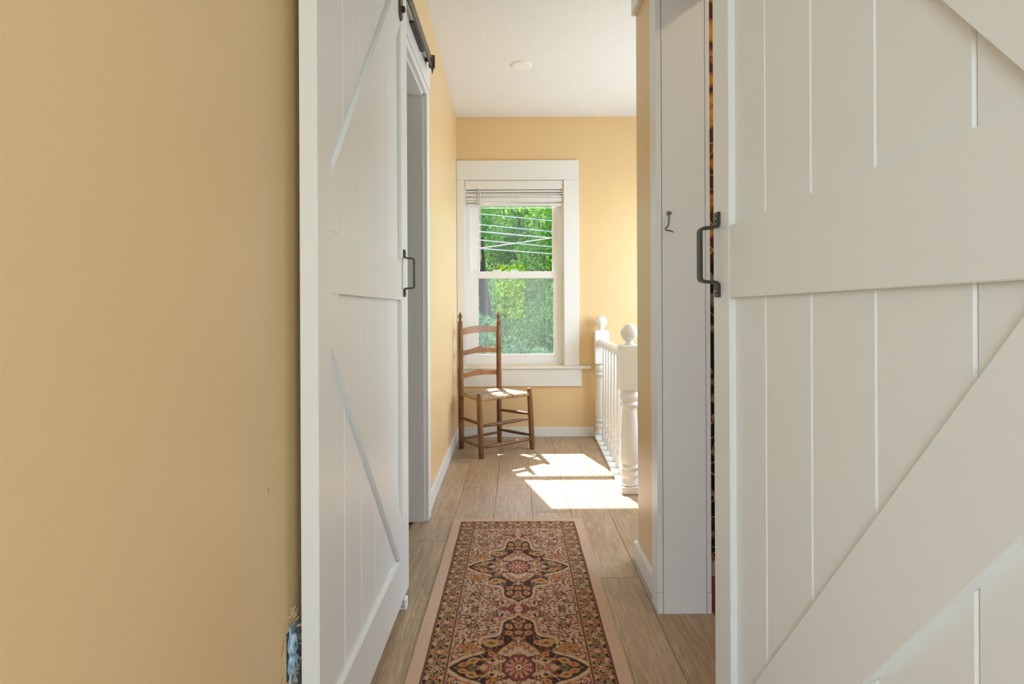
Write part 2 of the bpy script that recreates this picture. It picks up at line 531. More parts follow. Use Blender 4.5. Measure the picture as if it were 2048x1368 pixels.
# ------------------------------------------------------------------ barn doors
def bar_profile(path, th):
    """2-D ribbon polygon around a polyline"""
    P = [Vector(p) for p in path]; L, R = [], []
    for i, p in enumerate(P):
        t = (P[min(i + 1, len(P) - 1)] - P[max(i - 1, 0)]).normalized()
        n = Vector((-t.y, t.x))
        L.append(p + n * th / 2); R.append(p - n * th / 2)
    return [tuple(v) for v in L + R[::-1]]

def round2(pts, r, n=4):
    P = [Vector(p) for p in pts]; out = [P[0]]
    for a, b, c in zip(P, P[1:], P[2:]):
        u = (a - b).normalized(); v = (c - b).normalized()
        p0 = b + u * r; p1 = b + v * r
        for k in range(n + 1):
            t = k / n
            out.append((1 - t) ** 2 * p0 + 2 * t * (1 - t) * b + t * t * p1)
    out.append(P[-1])
    return out

def barn_door(name, label, side, yn, yf, in_n, in_f, grooves, zoff, up, lo, handle_y, strap_ys):
    """side -1: door on the left, face towards +x; +1: door on the right, face towards -x.
       up = (y, z, slope) lower edge of the upper brace; lo = upper edge of the lower brace"""
    s = -side                     # direction of the face normal along x
    face = side * 0.383
    X = lambda w: face - s * (0.035 - w)     # w: height above the back of the door (0 .. 0.035)
    z0, z1 = 0.033 + zoff, 2.13 + zoff
    r0, r1 = 1.038 + zoff, 1.168 + zoff
    bt, tb = 0.185 + zoff, 2.02 + zoff
    d = empty(name, (face, (yn + yf) / 2, z0)); tag(d, label, 'door', kind='structure')
    W = M['doorwhite']
    edges = [in_n - .006] + grooves + [in_f + .006]
    for a, b in zip(edges, edges[1:]):
        bm = boxes((X(.004), X(.0235), a + .0006, b - .0006, z0 + .02, z1 - .02))
        es = [e for e in bm.edges if all(abs(v.co.x - X(.0235)) < 1e-6 for v in e.verts) and abs(e.verts[0].co.z - e.verts[1].co.z) > .5]
        bmesh.ops.bevel(bm, geom=es, offset=0.0024, segments=1, affect='EDGES')
        link('board', bm, W, d)
    for a, b in ((yn, in_n), (in_f, yf)):
        link('stile', boxes((X(0), X(.035), a, b, z0, z1)), W, d, bevel=0.0012)
    for a, b in ((z0 + .0005, bt), (r0, r1), (tb, z1 - .0005)):
        link('rail', boxes((X(.0005), X(.0346), in_n + .0004, in_f - .0004, a, b)), W, d, bevel=0.0010)
    def brace(fl, fu, za, zb):
        # parallelogram between the lines z = fl(y) and z = fu(y), clipped to the panel
        poly = [(in_n, fl(in_n)), (in_f, fl(in_f)), (in_f, fu(in_f)), (in_n, fu(in_n))]
        def clip(poly, keep, cross):
            out = []
            for i, p in enumerate(poly):
                q = poly[(i + 1) % len(poly)]
                if keep(p): out.append(p)
                if keep(p) != keep(q): out.append(cross(p, q))
            return out
        def cz(zv):
            return lambda p, q: (p[0] + (q[0] - p[0]) * (zv - p[1]) / (q[1] - p[1]), zv)
        poly = clip(poly, lambda p: p[1] >= za, cz(za))
        poly = clip(poly, lambda p: p[1] <= zb, cz(zb))
        bm = prism(poly, 0, X(.018), X(.0343))
        link('brace', bm, W, d, bevel=0.0010)
    dv = 0.166
    brace(lambda y: up[1] + up[2] * (y - up[0]), lambda y: up[1] + dv + up[2] * (y - up[0]), r1 + .0003, tb - .0003)
    brace(lambda y: lo[1] - dv + lo[2] * (y - lo[0]), lambda y: lo[1] + lo[2] * (y - lo[0]), bt + .0003, r0 - .0003)
    # handle: one flat bar bent out from the stile
    hz = 1.050 + zoff * 1.6
    path = round2([(0.003, .160), (0.003, .132), (.036, .130), (.036, .030), (0.003, .028), (0.003, 0.0)], .0085)
    prof = bar_profile(path, .0052)
    prof = [(face + s * px, hz + pz) for px, pz in prof]
    bm = bmesh.new()
    hw = 0.0095
    A = [bm.verts.new((p[0], handle_y - hw, p[1])) for p in prof]; B = [bm.verts.new((p[0], handle_y + hw, p[1])) for p in prof]
    n = len(prof); m = n // 2
    for i in range(n):
        bm.faces.new((A[i], A[(i + 1) % n], B[(i + 1) % n], B[i]))
    for V in (A, B):
        for i in range(m - 1):
            bm.faces.new((V[i], V[i + 1], V[n - 2 - i], V[n - 1 - i]))
    hd = link('handle', bm, M['black'], d)
    tag(hd, label='black bent iron pull handle')
    for hzz in (.148, .012):
        bmm = lathe([(0, 0), (.0042, 0), (.0034, .0022), (0, .003)], 10)
        bmm.transform(Matrix.Translation((face + s * .0056, handle_y, hz + hzz)) @ Matrix.Rotation(s * math.pi / 2, 4, 'Y'))
        sw = link('screw', bmm, M['steel'])
        sw.parent = hd
    # hanger straps with wheels
    for y in strap_ys:
        st = [(y - .021, 1.985), (y, 1.965), (y + .021, 1.985), (y + .021, 2.25), (y, 2.27), (y - .021, 2.25)]
        st = [(a, b + zoff) for a, b in st]
        so = link('hanger_strap', prism(st, 0, face + s * .0003, face + s * .0063), M['bronze'], d, bevel=0.0012)
        bmm = lathe([(0, -.009), (.033, -.009), (.035, -.007), (.030, -.002), (.030, .002), (.035, .007), (.033, .009), (0, .009)], 28)
        bmm.transform(Matrix.Translation((face - s * .0125, y, 2.228 + zoff)) @ Matrix.Rotation(math.pi / 2, 4, 'Y'))
        wo = link('wheel', bmm, M['black']); wo.parent = so
        for zz in (2.005, 2.075):
            bmm = lathe([(0, 0), (.011, 0), (.011, .006), (.008, .011), (0, .013)], 14)
            bmm.transform(Matrix.Translation((face + s * .006, y, zz + zoff)) @ Matrix.Rotation(s * math.pi / 2, 4, 'Y'))
            bo = link('bolt', bmm, M['black']); bo.parent = so
    return d

def fix_sub(parent):
    for c in parent.children:
        for g in c.children:
            # sub-parts were built in world coordinates
            g.location = g.location
barn_door('door_1', 'white plank barn door hung open along the left yellow wall',
          -1, 1.061, 1.938, 1.140, 1.836, [1.2554, 1.390, 1.525, 1.668], 0.0,
          (1.237, 1.2306, 1.216), (1.144, 1.090, -1.135), 1.873, (1.20, 1.83))
barn_door('door_2', 'white plank barn door close up at the right edge of the view',
          1, 0.190, 1.068, 0.268, 0.990, [.340, .4725, .603, .735, .870], -0.016,
          (.415, 1.178, 1.24), (.415, .997, -1.26), 1.040, (.33, .92))

# sub-part placement: children of a part whose location is the negative door base
for d in [o for o in bpy.data.objects if o.name in ('door_1', 'door_2')]:
    for c in d.children:
        for g in c.children:
            g.location = (0, 0, 0)

def track(name, label, side, y0, y1, zoff):
    s = -side; xc = side * 0.3955
    wallx = side * (0.419 if side < 0 else 0.466)
    t = empty(name, (xc, (y0 + y1) / 2, 2.172 + zoff)); tag(t, label, 'door track', 'sliding door tracks')
    link('rail', boxes((xc - .004, xc + .004, y0, y1, 2.146 + zoff, 2.193 + zoff)), M['bronze'], t, bevel=0.0008)
    n = 5
    for k in range(n):
        y = y0 + .05 + (y1 - y0 - .09) * k / (n - 1)
        bm = lathe([(.0, 0), (.0105, 0), (.0105, 1), (0, 1)], 14)
        a, b = xc - s * .003, wallx
        bm.transform(Matrix.Translation((a, y, 2.172 + zoff)) @ Matrix.Rotation(-s * math.pi / 2, 4, 'Y') @ Matrix.Diagonal((1, 1, abs(b - a), 1)))
        link('standoff', bm, M['black'], t, smooth=False)
        bm = lathe([(0, 0), (.0095, 0), (.0085, .006), (0, .0075)], 6)
        bm.transform(Matrix.Translation((xc + s * .003, y, 2.172 + zoff)) @ Matrix.Rotation(s * math.pi / 2, 4, 'Y'))
        link('bolt_head', bm, M['black'], t)
    for y in (y0, y1):
        bm = boxes((xc - .013, xc + .020 * s if False else xc + .016, y - .016, y + .006, 2.150 + zoff, 2.206 + zoff))
        link('end_stop', bm, M['bronze'], t, bevel=0.002)
        bm = lathe([(0, -.032), (.008, 0), (.0, .001)], 10)
        bm.transform(Matrix.Translation((xc + s * .004, y - .004, 2.150 + zoff)))
        link('shade_wedge', bm, M['bronze'], t)  # small bronze cone standing in for the shading below the track end
    return t
tl = track('sliding_door_track', 'dark bronze flat track above the left doorway, with end stop', -1, 0.50, 2.60, 0.0)
link('black_bar', boxes((-.4185, -.4005, 2.17, 2.42, 2.140, 2.150)), M['black'], tl, bevel=0.002)  # flat black bar between the track and the header board
track('sliding_door_track', 'dark bronze flat track above the door at the right edge, out of view', 1, 0.15, 1.78, -0.016)

# floor guide under the left door
g = empty('floor_guide', (-.392, 1.86, 0)); tag(g, 'small white block guide on the floor under the left barn door', 'door guide')
link('base', boxes((-.425, -.374, 1.842, 1.872, 0, .006)), M['plate'], g, bevel=.001)
link('upright', boxes((-.3815, -.374, 1.842, 1.872, .006, .035)), M['plate'], g, bevel=.0015)
link('upright', boxes((-.430, -.4215, 1.842, 1.872, .006, .035)), M['plate'], g, bevel=.0015)

# ------------------------------------------------------------------ hall window
w = empty('window_1', (-.016, YE, wz0)); tag(w, kind='structure')
C0 = YE - .020
link('casing', boxes((-.470, wx0, C0, YE, .545, 2.0395)), M['white'], w, bevel=.0015)
link('casing', boxes((wx1, .498, C0, YE, .5645, 2.0395)), M['white'], w, bevel=.0015)
link('casing', boxes((-.470, .498, C0, YE, 2.0405, 2.195)), M['white'], w, bevel=.0015)
link('apron', boxes((-.452, .515, C0, YE, .402, .538)), M['white'], w, bevel=.0015)
link('sill', boxes((-.455, .588, YE - .034, YE + .06, .540, .5635)), M['white'], w, bevel=.003)
# reveal lining
link('jamb_lining', boxes((wx0, wx0 + .012, YE, YE + .14, wz0, wz1), (wx1 - .012, wx1, YE, YE + .14, wz0, wz1), (wx0 + .012, wx1 - .012, YE, YE + .14, wz1 - .012, wz1), (wx0 + .012, wx1 - .012, YE + .02, YE + .16, wz0 - .02, wz0 + .012)), M['white'], w)
# vinyl frame
fx0, fx1 = wx0 + .012, wx1 - .012
fb = YE + .035
link('frame', boxes((fx0, fx0 + .030, fb, fb + .07, .582, 2.028), (fx1 - .030, fx1, fb, fb + .07, .582, 2.028), (fx0 + .03, fx1 - .03, fb, fb + .07, 1.995, 2.028), (fx0 + .03, fx1 - .03, fb, fb + .07, .582, .604)), M['vinyl'], w, bevel=.002)
def sash(y, z0, z1, gx0, gx1, gz0, gz1):
    s_ = link('sash', boxes((fx0 + .026, gx0, y, y + .024, z0, z1), (gx1, fx1 - .026, y, y + .024, z0, z1), (gx0, gx1, y, y + .024, z0, gz0), (gx0, gx1, y, y + .024, gz1, z1)), M['vinyl'], w, bevel=.0025)
    p = link('pane', boxes((gx0 - .004, gx1 + .004, y + .011, y + .013, gz0 - .004, gz1 + .004)), M['glass'])
    p.parent = s_; p.location = (0, 0, 0)
    return s_
sash(YE + .036, .602, 1.319, -.307, .299, .653, 1.263)
sash(YE + .066, 1.285, 1.99, -.297, .292, 1.319, 1.95)
def screen_mat():
    t = NT('insect_screen')
    nt = t.t; out = nt.nodes['Material Output']; nt.nodes.remove(t.b)
    tr = t.n('ShaderNodeBsdfTransparent'); tl = t.n('ShaderNodeBsdfTranslucent'); tl.inputs[0].default_value = (.75, .78, .78, 1)
    mx = t.n('ShaderNodeMixShader'); mx.inputs[0].default_value = .022
    t.l(tr.outputs[0], mx.inputs[1]); t.l(tl.outputs[0], mx.inputs[2]); t.l(mx.outputs[0], out.inputs[0])
    return t.m
isc = link('insect_screen', boxes((-.345, .335, YE + .118, YE + .1186, .60, 1.30)), screen_mat(), w)
link('sash_lock', boxes((-.045, .015, YE + .040, YE + .064, 1.319, 1.332)), M['vinyl'], w, bevel=.004)
link('sash_lock', boxes((-.19, -.13, YE + .040, YE + .064, 1.319, 1.332)), M['vinyl'], w, bevel=.004)

# blind
b = empty('window_blind', (-.016, YE + .01, 2.03)); tag(b, 'white slatted blind drawn up to the top of the hall window', 'blind')
bx0, bx1 = -.405, .373
link('headrail', boxes((bx0, bx1, YE - .010, YE + .030, 1.968, 2.0365)), M['blind'], b, bevel=.002)
rb = random.Random(5)
zs = 1.957
for k in range(13):
    tilt = rb.uniform(-.004, .004); sk = rb.uniform(-.003, .003)
    y0 = YE - .006 + rb.uniform(-.003, .003)
    pts = [(y0, zs + tilt), (y0 + .02, zs + .0025), (y0 + .036, zs - tilt * .5), (y0 + .036, zs - .0025 - tilt * .5), (y0 + .02, zs), (y0 + .001, zs - .0062 + tilt)]
    bm = prism(pts, 0, bx0 + .008 + sk, bx1 - .008 + sk)
    for v in bm.verts: v.co.z += sk * (v.co.x) * 2.2
    link('slat', bm, M['blind'], b)
    zs -= .0083
link('bottom_rail', boxes((bx0 + .008, bx1 - .008, YE - .008, YE + .030, 1.836, 1.850)), M['blind'], b, bevel=.002)
link('wand', tube([(-.298, YE - .013, 1.975), (-.299, YE - .014, 1.65), (-.300, YE - .013, 1.315)], .0042, 8), M['blind'], b, smooth=True)
for cx, zb in ((-.285, 1.33), (-.281, 1.40)):
    pts = [(cx + .0012 * math.sin(k * 1.7), YE - .011, 1.972 - (1.972 - zb) * k / 14) for k in range(15)]
    link('cord', tube(pts, .0013, 6), M['blind'], b)
for cx in (-.25, .02, .27):
    pts = [(cx + .006 * math.sin(k * 2.1) , YE - .0135 + .003 * math.cos(k * 1.3), 1.962 - .0105 * k) for k in range(12)]
    link('ladder_cord', tube(smooth_path(pts, 3), .0012, 6), M['blind'], b)

# round cover plate on the ceiling
t = link('ceiling_cover', lathe([(0, -.011), (.055, -.010), (.064, -.006), (.066, 0), (0, 0)], 40), M['plate'], smooth=False)
t.location = (.038, 3.46, H)
tag(t, 'flat round white cover plate on the hall ceiling', 'ceiling plate')

# hook and eye latch on the right jamb
hk = empty('hook_latch', (.50, JR - .010, 1.30)); tag(hk, 'small dark iron hook hanging from an eye screw on the white jamb', 'hook')
sJ = F / (JR - .012)
hp = lambda px, py, dy: ((px - VX) / sJ, JR - .010 - dy, 1 + (VY - py) / sJ)
ring = [hp(1336.2 + 2.9 * math.cos(a), 428.8 + 3.3 * math.sin(a), .012 + .0035 * math.cos(a)) for a in [k * math.pi / 9 for k in range(19)]]
link('eye_ring', tube(ring, .0018, 8), M['steel'], hk, smooth=True)
link('eye_shank', tube([hp(1337.5, 428, -.003), hp(1340, 428, .012), hp(1343.5, 428.4, .010)], [.002, .002, .0012], 8), M['black'], hk, smooth=True)
pts = [hp(1336.4, 432, .013), hp(1336.6, 440, .012), hp(1336.2, 449, .011), hp(1334.4, 454, .011), hp(1330.8, 458, .010), hp(1331, 461.5, .009), hp(1336, 462.6, .009), hp(1341, 463.8, .009), hp(1346, 466, .008)]
link('hook', tube(smooth_path(pts, 5), .0021, 8), M['steel'], hk, smooth=True)

# power outlet in its torn hole
ot = empty('power_outlet', (XL, 1.074, .33)); tag(ot, 'paint-smeared pale blue power outlet without cover plate, low on the left wall', 'power outlet')
t = NT('smeared_blue_plastic')
t.set(Base_Color=t.ramp(t.noise(t.pos((1, 1, .4)), 90, 4, .6), [(0.35, lin(120, 150, 172)), (0.5, lin(176, 204, 222)), (0.68, lin(228, 236, 240))]), Roughness=0.35)
t.bump(t.noise(t.pos((1, 1, .5)), 110, 3), 0.6, 0.003)
M['smear'] = t.m
link('box_recess', boxes((XL - .0005, XL + .001, 1.057, 1.086, .287, .380)), M['black'], ot)
for zc in (.352, .312):
    bm = lathe([(0, 0), (.0185, 0), (.0180, .008), (.0150, .0105), (0, .0115)], 20)
    bm.transform(Matrix.Translation((XL + .001, 1.076, zc)) @ Matrix.Rotation(math.pi / 2, 4, 'Y') @ Matrix.Diagonal((1.05, .92, 1, 1)))
    so = link('socket', bm, M['smear'], ot, smooth=False)
    for yy in (1.070, 1.082):
        sl = link('slot', boxes((XL + .0115, XL + .0130, yy - .001, yy + .001, zc - .004, zc + .005)), M['black'])
        sl.parent = so; sl.location = (0, 0, 0)
link('yoke', boxes((XL + .0005, XL + .004, 1.066, 1.086, .278, .388)), M['smear'], ot, bevel=.001)

# ------------------------------------------------------------------ stair railing
def rail_x(y): return .622 + (y - 3.04) * (.662 - .622) / (4.30 - 3.04)
rl = empty('stair_railing', (.64, 3.67, 0)); tag(rl, 'white turned stair railing with two ball-topped newel posts', 'railing')
def block(bm, cx, cy, hw, z0, z1, ch):
    """square block with rounded shoulders top and bottom"""
    vs = bx(bm, cx - hw, cx + hw, cy - hw, cy + hw, z0, z1)
    es = set()
    for v in vs:
        for e in v.link_edges:
            if all(q in vs for q in e.verts): es.add(e)
    hor = [e for e in es if abs(e.verts[0].co.z - e.verts[1].co.z) < 1e-6]
    bmesh.ops.bevel(bm, geom=hor, offset=ch, segments=4, affect='EDGES', profile=0.6)
def ball_profile(zc, r, n=14):
    return [(max(1e-6, r * math.sin(math.pi * k / n)) if 0 < k < n else 0, zc - r * math.cos(math.pi * k / n)) for k in range(n + 1)]
def newel(cx, cy, hgt, k=1.0):
    bm = bmesh.new()
    q = hgt / .925
    block(bm, cx, cy, .0545 * k, .558 * q, .812 * q, .016)
    block(bm, cx, cy, .0555 * k, .0005, .040, .004)
    pr = [(.046, .040), (.054, .046), (.054, .056), (.047, .060), (.050, .066), (.046, .072), (.043, .078), (.050, .090), (.053, .100), (.048, .114), (.040, .126), (.043, .130), (.054, .134), (.054, .146), (.045, .151),
          (.050, .165), (.053, .190), (.0525, .23), (.049, .30), (.044, .38), (.039, .45), (.038, .472), (.047, .476), (.049, .484), (.045, .492), (.038, .498), (.046, .508), (.052, .522), (.051, .538), (.042, .552), (.036, .562)]
    lathe([(r * k, z * q if z > .06 else z) for r, z in pr], 28, (cx, cy), bm)
    p = link('newel_post', bm, M['railwhite'], rl)
    for poly in p.data.polygons: poly.use_smooth = len(poly.vertices) == 4 and poly.area < .0006
    zt = .812 * q
    pf = [(.030 * k, zt - .004), (.030 * k, zt + .004), (.021 * k, zt + .010), (.020 * k, zt + .016), (.027 * k, zt + .022)]
    bl = ball_profile(zt + .066, .0475 * k)
    pf += [x for x in bl if x[1] > zt + .030]
    fo = link('ball_finial', lathe(pf, 28, (cx, cy)), M['railwhite'], smooth=True)
    fo.parent = p; fo.location = (0, 0, 0)
newel(rail_x(3.04), 3.04, .925)
newel(rail_x(4.30), 4.30, .965, .97)
# handrail with rounded top
prof = [(-.030, -.022), (-.034, -.004), (-.030, .012), (-.018, .022), (0, .025), (.018, .022), (.030, .012), (.034, -.004), (.030, -.022), (.018, -.028), (-.018, -.028)]
bm = bmesh.new()
R0 = [bm.verts.new((rail_x(3.09) + a, 3.09, .755 + z)) for a, z in prof]; R1 = [bm.verts.new((rail_x(4.25) + a, 4.25, .755 + z)) for a, z in prof]
for i in range(len(prof)):
    j = (i + 1) % len(prof); bm.faces.new((R0[i], R0[j], R1[j], R1[i]))
bm.faces.new(R0[::-1]); bm.faces.new(R1)
link('handrail', bm, M['railwhite'], rl, smooth=False)
bm = prism([(rail_x(3.09) - .052, 3.095), (rail_x(3.09) + .07, 3.095), (rail_x(4.245) + .07, 4.245), (rail_x(4.245) - .052, 4.245)], 2, .0005, .016)
link('base_plate', bm, M['railwhite'], rl, bevel=.002)
pr = [(.0150, .0), (.0150, .120)]
bal = [(.016, .016), (.016, .10), (.011, .106), (.016, .114), (.016, .122), (.010, .128), (.013, .140), (.0165, .155), (.0150, .168), (.010, .178), (.014, .184), (.014, .190), (.010, .195), (.0135, .22), (.0145, .27), (.0125, .42), (.0105, .60), (.0100, .735)]
bmb = lathe(bal, 12)
bvs = [v for v in bmb.verts]
me_b = None
for k in range(8):
    y = 3.175 + .138 * k
    if me_b is None:
        o = link('baluster', bmb, M['railwhite'], rl); me_b = o.data
        for p in me_b.polygons: p.use_smooth = True
        for i in range(len(me_b.vertices)):
            v = me_b.vertices[i].co
            if v.z <= .1001:      # square foot
                a = math.atan2(v.y, v.x); m_ = max(abs(math.cos(a)), abs(math.sin(a)))
                v.x = .0165 * math.cos(a) / m_; v.y = .0165 * math.sin(a) / m_
    else:
        o = bpy.data.objects.new('baluster', me_b); COL.objects.link(o); o.parent = rl
    o.location = Vector((rail_x(y), y, 0)) - Vector(rl['_base'])
# fascia of the stair opening
structure('trim_7', boxes((.646, .662, 3.09, YE, -.20, -.001)), M['white'])

# ------------------------------------------------------------------ ladder-back chair
ch = empty('ladder_back_chair', (-.17, 3.98, 0)); tag(ch, 'old brown wooden ladder-back chair with woven seat by the window', 'chair')
FLb, FLt = Vector((-.243, 3.74, 0)), Vector((-.258, 3.74, .437))
FRb, FRt = Vector((.111, 3.985, 0)), Vector((.090, 3.985, .442))
BLb, BLt = Vector((-.406, 4.010, 0)), Vector((-.411, 4.015, .925))
BRb, BRt = Vector((-.134, 4.205, 0)), Vector((-.139, 4.225, .925))
def leg(b, t):
    p = [b.lerp(t, k) for k in (0, .02, .1, .5, .9, .985, 1.0)]
    return tube(p, [.0165, .0185, .0195, .0195, .0185, .018, .0155], 14)
for b_, t_ in ((FLb, FLt), (FRb, FRt)):
    link('front_leg', leg(b_, t_), M['chairwood'], ch, smooth=True)
for b_, t_ in ((BLb, BLt), (BRb, BRt)):
    n = 12
    p = [b_.lerp(t_, k / n) for k in range(n + 1)]
    r = [.0175, .0195, .020, .020, .020, .0205, .020, .0195, .019, .0195, .0195, .0185, .0165]
    po = link('back_post', tube(p, r, 14), M['chairwood'], ch, smooth=True)
    z = t_.z
    fp = [(.0165, z - .002), (.012, z + .003), (.0085, z + .008), (.0095, z + .015), (.013, z + .026), (.0150, z + .038), (.0140, z + .046), (.009, z + .053), (.006, z + .056), (.007, z + .060), (.0045, z + .065), (0, z + .066)]
    fo = link('finial', lathe(fp, 14, (t_.x, t_.y)), M['chairwood'], smooth=True)
    fo.parent = po; fo.location = (0, 0, 0)
def at(b_, t_, z): return b_ + (t_ - b_) * ((z - b_.z) / (t_.z - b_.z))
# slats, bowed towards the back
back_n = Vector(((BRb - BLb).y, -(BRb - BLb).x, 0)).normalized()
if back_n.y < 0: back_n = -back_n
def slat(zb0, zb1, zt0, zt1, peak, cup):
    N = 16; bm = bmesh.new(); rows = []
    for k in range(N + 1):
        u = k / N
        base = at(BLb, BLt, .8).lerp(at(BRb, BRt, .8), u)
        base = base + back_n * (.020 * math.sin(math.pi * u))
        zl = zb0 + (zb1 - zb0) * u + .010 * math.sin(math.pi * u)
        zt = zt0 + (zt1 - zt0) * u
        c = 1 - abs(2 * u - 1)
        if cup: zt += peak * (c ** 2.6) + .004 * math.sin(math.pi * u)
        else: zt += peak * math.sin(math.pi * u) ** .8
        f = -back_n * .0045; g_ = back_n * .0045
        rows.append([bm.verts.new((base.x + q.x, base.y + q.y, zz)) for q, zz in ((f, zl), (f, zt), (g_, zt), (g_, zl))])
    for a, b2 in zip(rows, rows[1:]):
        for i in range(4):
            bm.faces.new((a[i], a[(i + 1) % 4], b2[(i + 1) % 4], b2[i]))
    bm.faces.new(rows[0][::-1]); bm.faces.new(rows[-1])
    link('slat', bm, M['slatwood'], ch)
slat(.823, .835, .866, .879, .020, False)
slat(.671, .684, .708, .718, .020, True)
slat(.505, .514, .541, .549, .017, True)
def rung(p, q, r=.0105):
    n = 8
    link('rung', tube([p.lerp(q, k / n) for k in range(n + 1)], [r * (.75 + .33 * math.sin(math.pi * k / n)) for k in range(n + 1)], 10), M['chairwood'], ch, smooth=True)
rung(at(FLb, FLt, .215), at(FRb, FRt, .223), .0115)
rung(at(FLb, FLt, .070), at(FRb, FRt, .075), .0115)
rung(at(BLb, BLt, .225), at(FLb, FLt, .232))
rung(at(BLb, BLt, .065), at(FLb, FLt, .075))
rung(at(BRb, BRt, .245), at(FRb, FRt, .255))
rung(at(BRb, BRt, .095), at(FRb, FRt, .100))
rung(at(BLb, BLt, .070), at(BRb, BRt, .075))
ZS = .398
cs = [at(FLb, FLt, ZS), at(FRb, FRt, ZS), at(BRb, BRt, ZS), at(BLb, BLt, ZS)]
for i in range(4):
    link('seat_rail', tube([cs[i].lerp(cs[(i + 1) % 4], k / 6) for k in range(7)], .0120, 10), M['weave'], ch, smooth=True)
def seat_pt(u, v, off):
    p = (cs[0] * (1 - u) + cs[1] * u) * (1 - v) + (cs[3] * (1 - u) + cs[2] * u) * v
    sag = -.012 * math.sin(math.pi * u) * math.sin(math.pi * v)
    return p + Vector((0, 0, .0125 + sag + off))
bm = bmesh.new()
NU, NV = 20, 17
def ribbon(f, n, th=.0012):
    rows = []
    for k in range(n + 1):
        a, b2 = f(k / n)
        rows.append([bm.verts.new(a), bm.verts.new(b2), bm.verts.new(b2 - Vector((0, 0, th))), bm.verts.new(a - Vector((0, 0, th)))])
    for r0, r1 in zip(rows, rows[1:]):
        for i in range(4):
            bm.faces.new((r0[i], r0[(i + 1) % 4], r1[(i + 1) % 4], r1[i]))
for i in range(NU):
    u0, u1 = (i + .06) / NU, (i + .94) / NU
    def f(t, i=i, u0=u0, u1=u1):
        j = t * NV
        o_ = .0016 * (1 if ((int(min(j, NV - 1)) + i) // 2) % 2 == 0 else -1)
        return seat_pt(u0, t, o_), seat_pt(u1, t, o_)
    ribbon(f, NV * 2)
    # wrap over the front rail
    a0, a1 = seat_pt(u0, 0, 0), seat_pt(u1, 0, 0)
    fd = Vector((.58, -.82, 0))
    ribbon(lambda t, a0=a0, a1=a1: (a0 + fd * .0135 * math.sin(math.pi * t) - Vector((0, 0, .0128 * (1 - math.cos(math.pi * t)))), a1 + fd * .0135 * math.sin(math.pi * t) - Vector((0, 0, .0128 * (1 - math.cos(math.pi * t))))), 6)
for j in range(NV):
    v0, v1 = (j + .06) / NV, (j + .94) / NV
    def f(t, j=j, v0=v0, v1=v1):
        i = t * NU
        o_ = .0016 * (-1 if ((j + int(min(i, NU - 1))) // 2) % 2 == 0 else 1)
        return seat_pt(t, v0, o_), seat_pt(t, v1, o_)
    ribbon(f, NU * 2)
link('woven_seat', bm, M['weave'], ch)

# ------------------------------------------------------------------ runner rug (print painted into a colour attribute)
def value_noise(x, y, seed):
    rg = np.random.RandomState(seed); tab = rg.rand(64, 64)
    xi = np.floor(x).astype(int); yi = np.floor(y).astype(int)
    fx = x - xi; fy = y - yi
    fx = fx * fx * (3 - 2 * fx); fy = fy * fy * (3 - 2 * fy)
    t = lambda a, b: tab[a % 64, b % 64]
    return (t(xi, yi) * (1 - fx) + t(xi + 1, yi) * fx) * (1 - fy) + (t(xi, yi + 1) * (1 - fx) + t(xi + 1, yi + 1) * fx) * fy
def C(r, g, b): return np.array(lin(r, g, b)[:3])
FIELD, DARK, GOLD, ORNG, RED, CREAM, BROWN, OLIVE, PINK = C(198, 162, 134), C(56, 37, 24), C(184, 134, 78), C(188, 112, 70), C(136, 68, 58), C(214, 182, 146), C(98, 62, 42), C(98, 86, 56), C(190, 134, 112)

class Canvas:
    def __init__(self, w_, h_, res, col):
        self.res = res
        self.nx = int(round(w_ / res)) + 1; self.ny = int(round(h_ / res)) + 1
        self.im = np.tile(col, (self.nx, self.ny, 1)).astype(float)
        self.X, self.Y = np.meshgrid(np.arange(self.nx) * res, np.arange(self.ny) * res, indexing='ij')
    def win(self, x, y, r):
        a = lambda v, n: int(min(max(v / self.res, 0), n))
        return slice(a(x - r, self.nx), a(x + r, self.nx) + 1), slice(a(y - r, self.ny), a(y + r, self.ny) + 1)
    def put(self, mask, col, sl=None):
        im = self.im if sl is None else self.im[sl]
        im[mask] = col
    def flower(self, x, y, r, petals, fill, edge, centre, asp=1.0, rot=0.0):
        sl = self.win(x, y, r * 1.5)
        dx = self.X[sl] - x; dy = (self.Y[sl] - y) / asp
        d = np.hypot(dx, dy); th = np.arctan2(dy, dx) + rot
        R = r * (.72 + .28 * np.cos(petals * th))
        if edge is not None: self.put(d < R + .0022, edge, sl)
        self.put(d < R, fill, sl)
        self.put((d < R * .93) & (np.abs(np.sin(petals * th / 2)) > .93) & (d > r * .3), edge if edge is not None else fill * .6, sl)
        self.put(d < r * .36, edge if edge is not None else DARK, sl)
        self.put(d < r * .24, centre, sl)
    def leaf(self, x, y, L, w_, ang, fill, edge):
        sl = self.win(x, y, L * 1.3)
        dx = self.X[sl] - x; dy = self.Y[sl] - y
        a = dx * math.cos(ang) + dy * math.sin(ang); b2 = -dx * math.sin(ang) + dy * math.cos(ang)
        q = np.abs(a) / L
        prof_ = w_ * np.clip(1 - q * q, 0, 1)
        if edge is not None: self.put((q < 1.08) & (np.abs(b2) < prof_ + .0016), edge, sl)
        self.put((q < 1) & (np.abs(b2) < prof_), fill, sl)
    def line(self, pts, w_, col):
        for (x0, y0), (x1, y1) in zip(pts, pts[1:]):
            n = max(2, int(math.hypot(x1 - x0, y1 - y0) / .001))
            for k in range(n):
                x = x0 + (x1 - x0) * k / n; y = y0 + (y1 - y0) * k / n
                sl = self.win(x, y, w_ * 2)
                self.put(np.hypot(self.X[sl] - x, self.Y[sl] - y) < w_, col, sl)

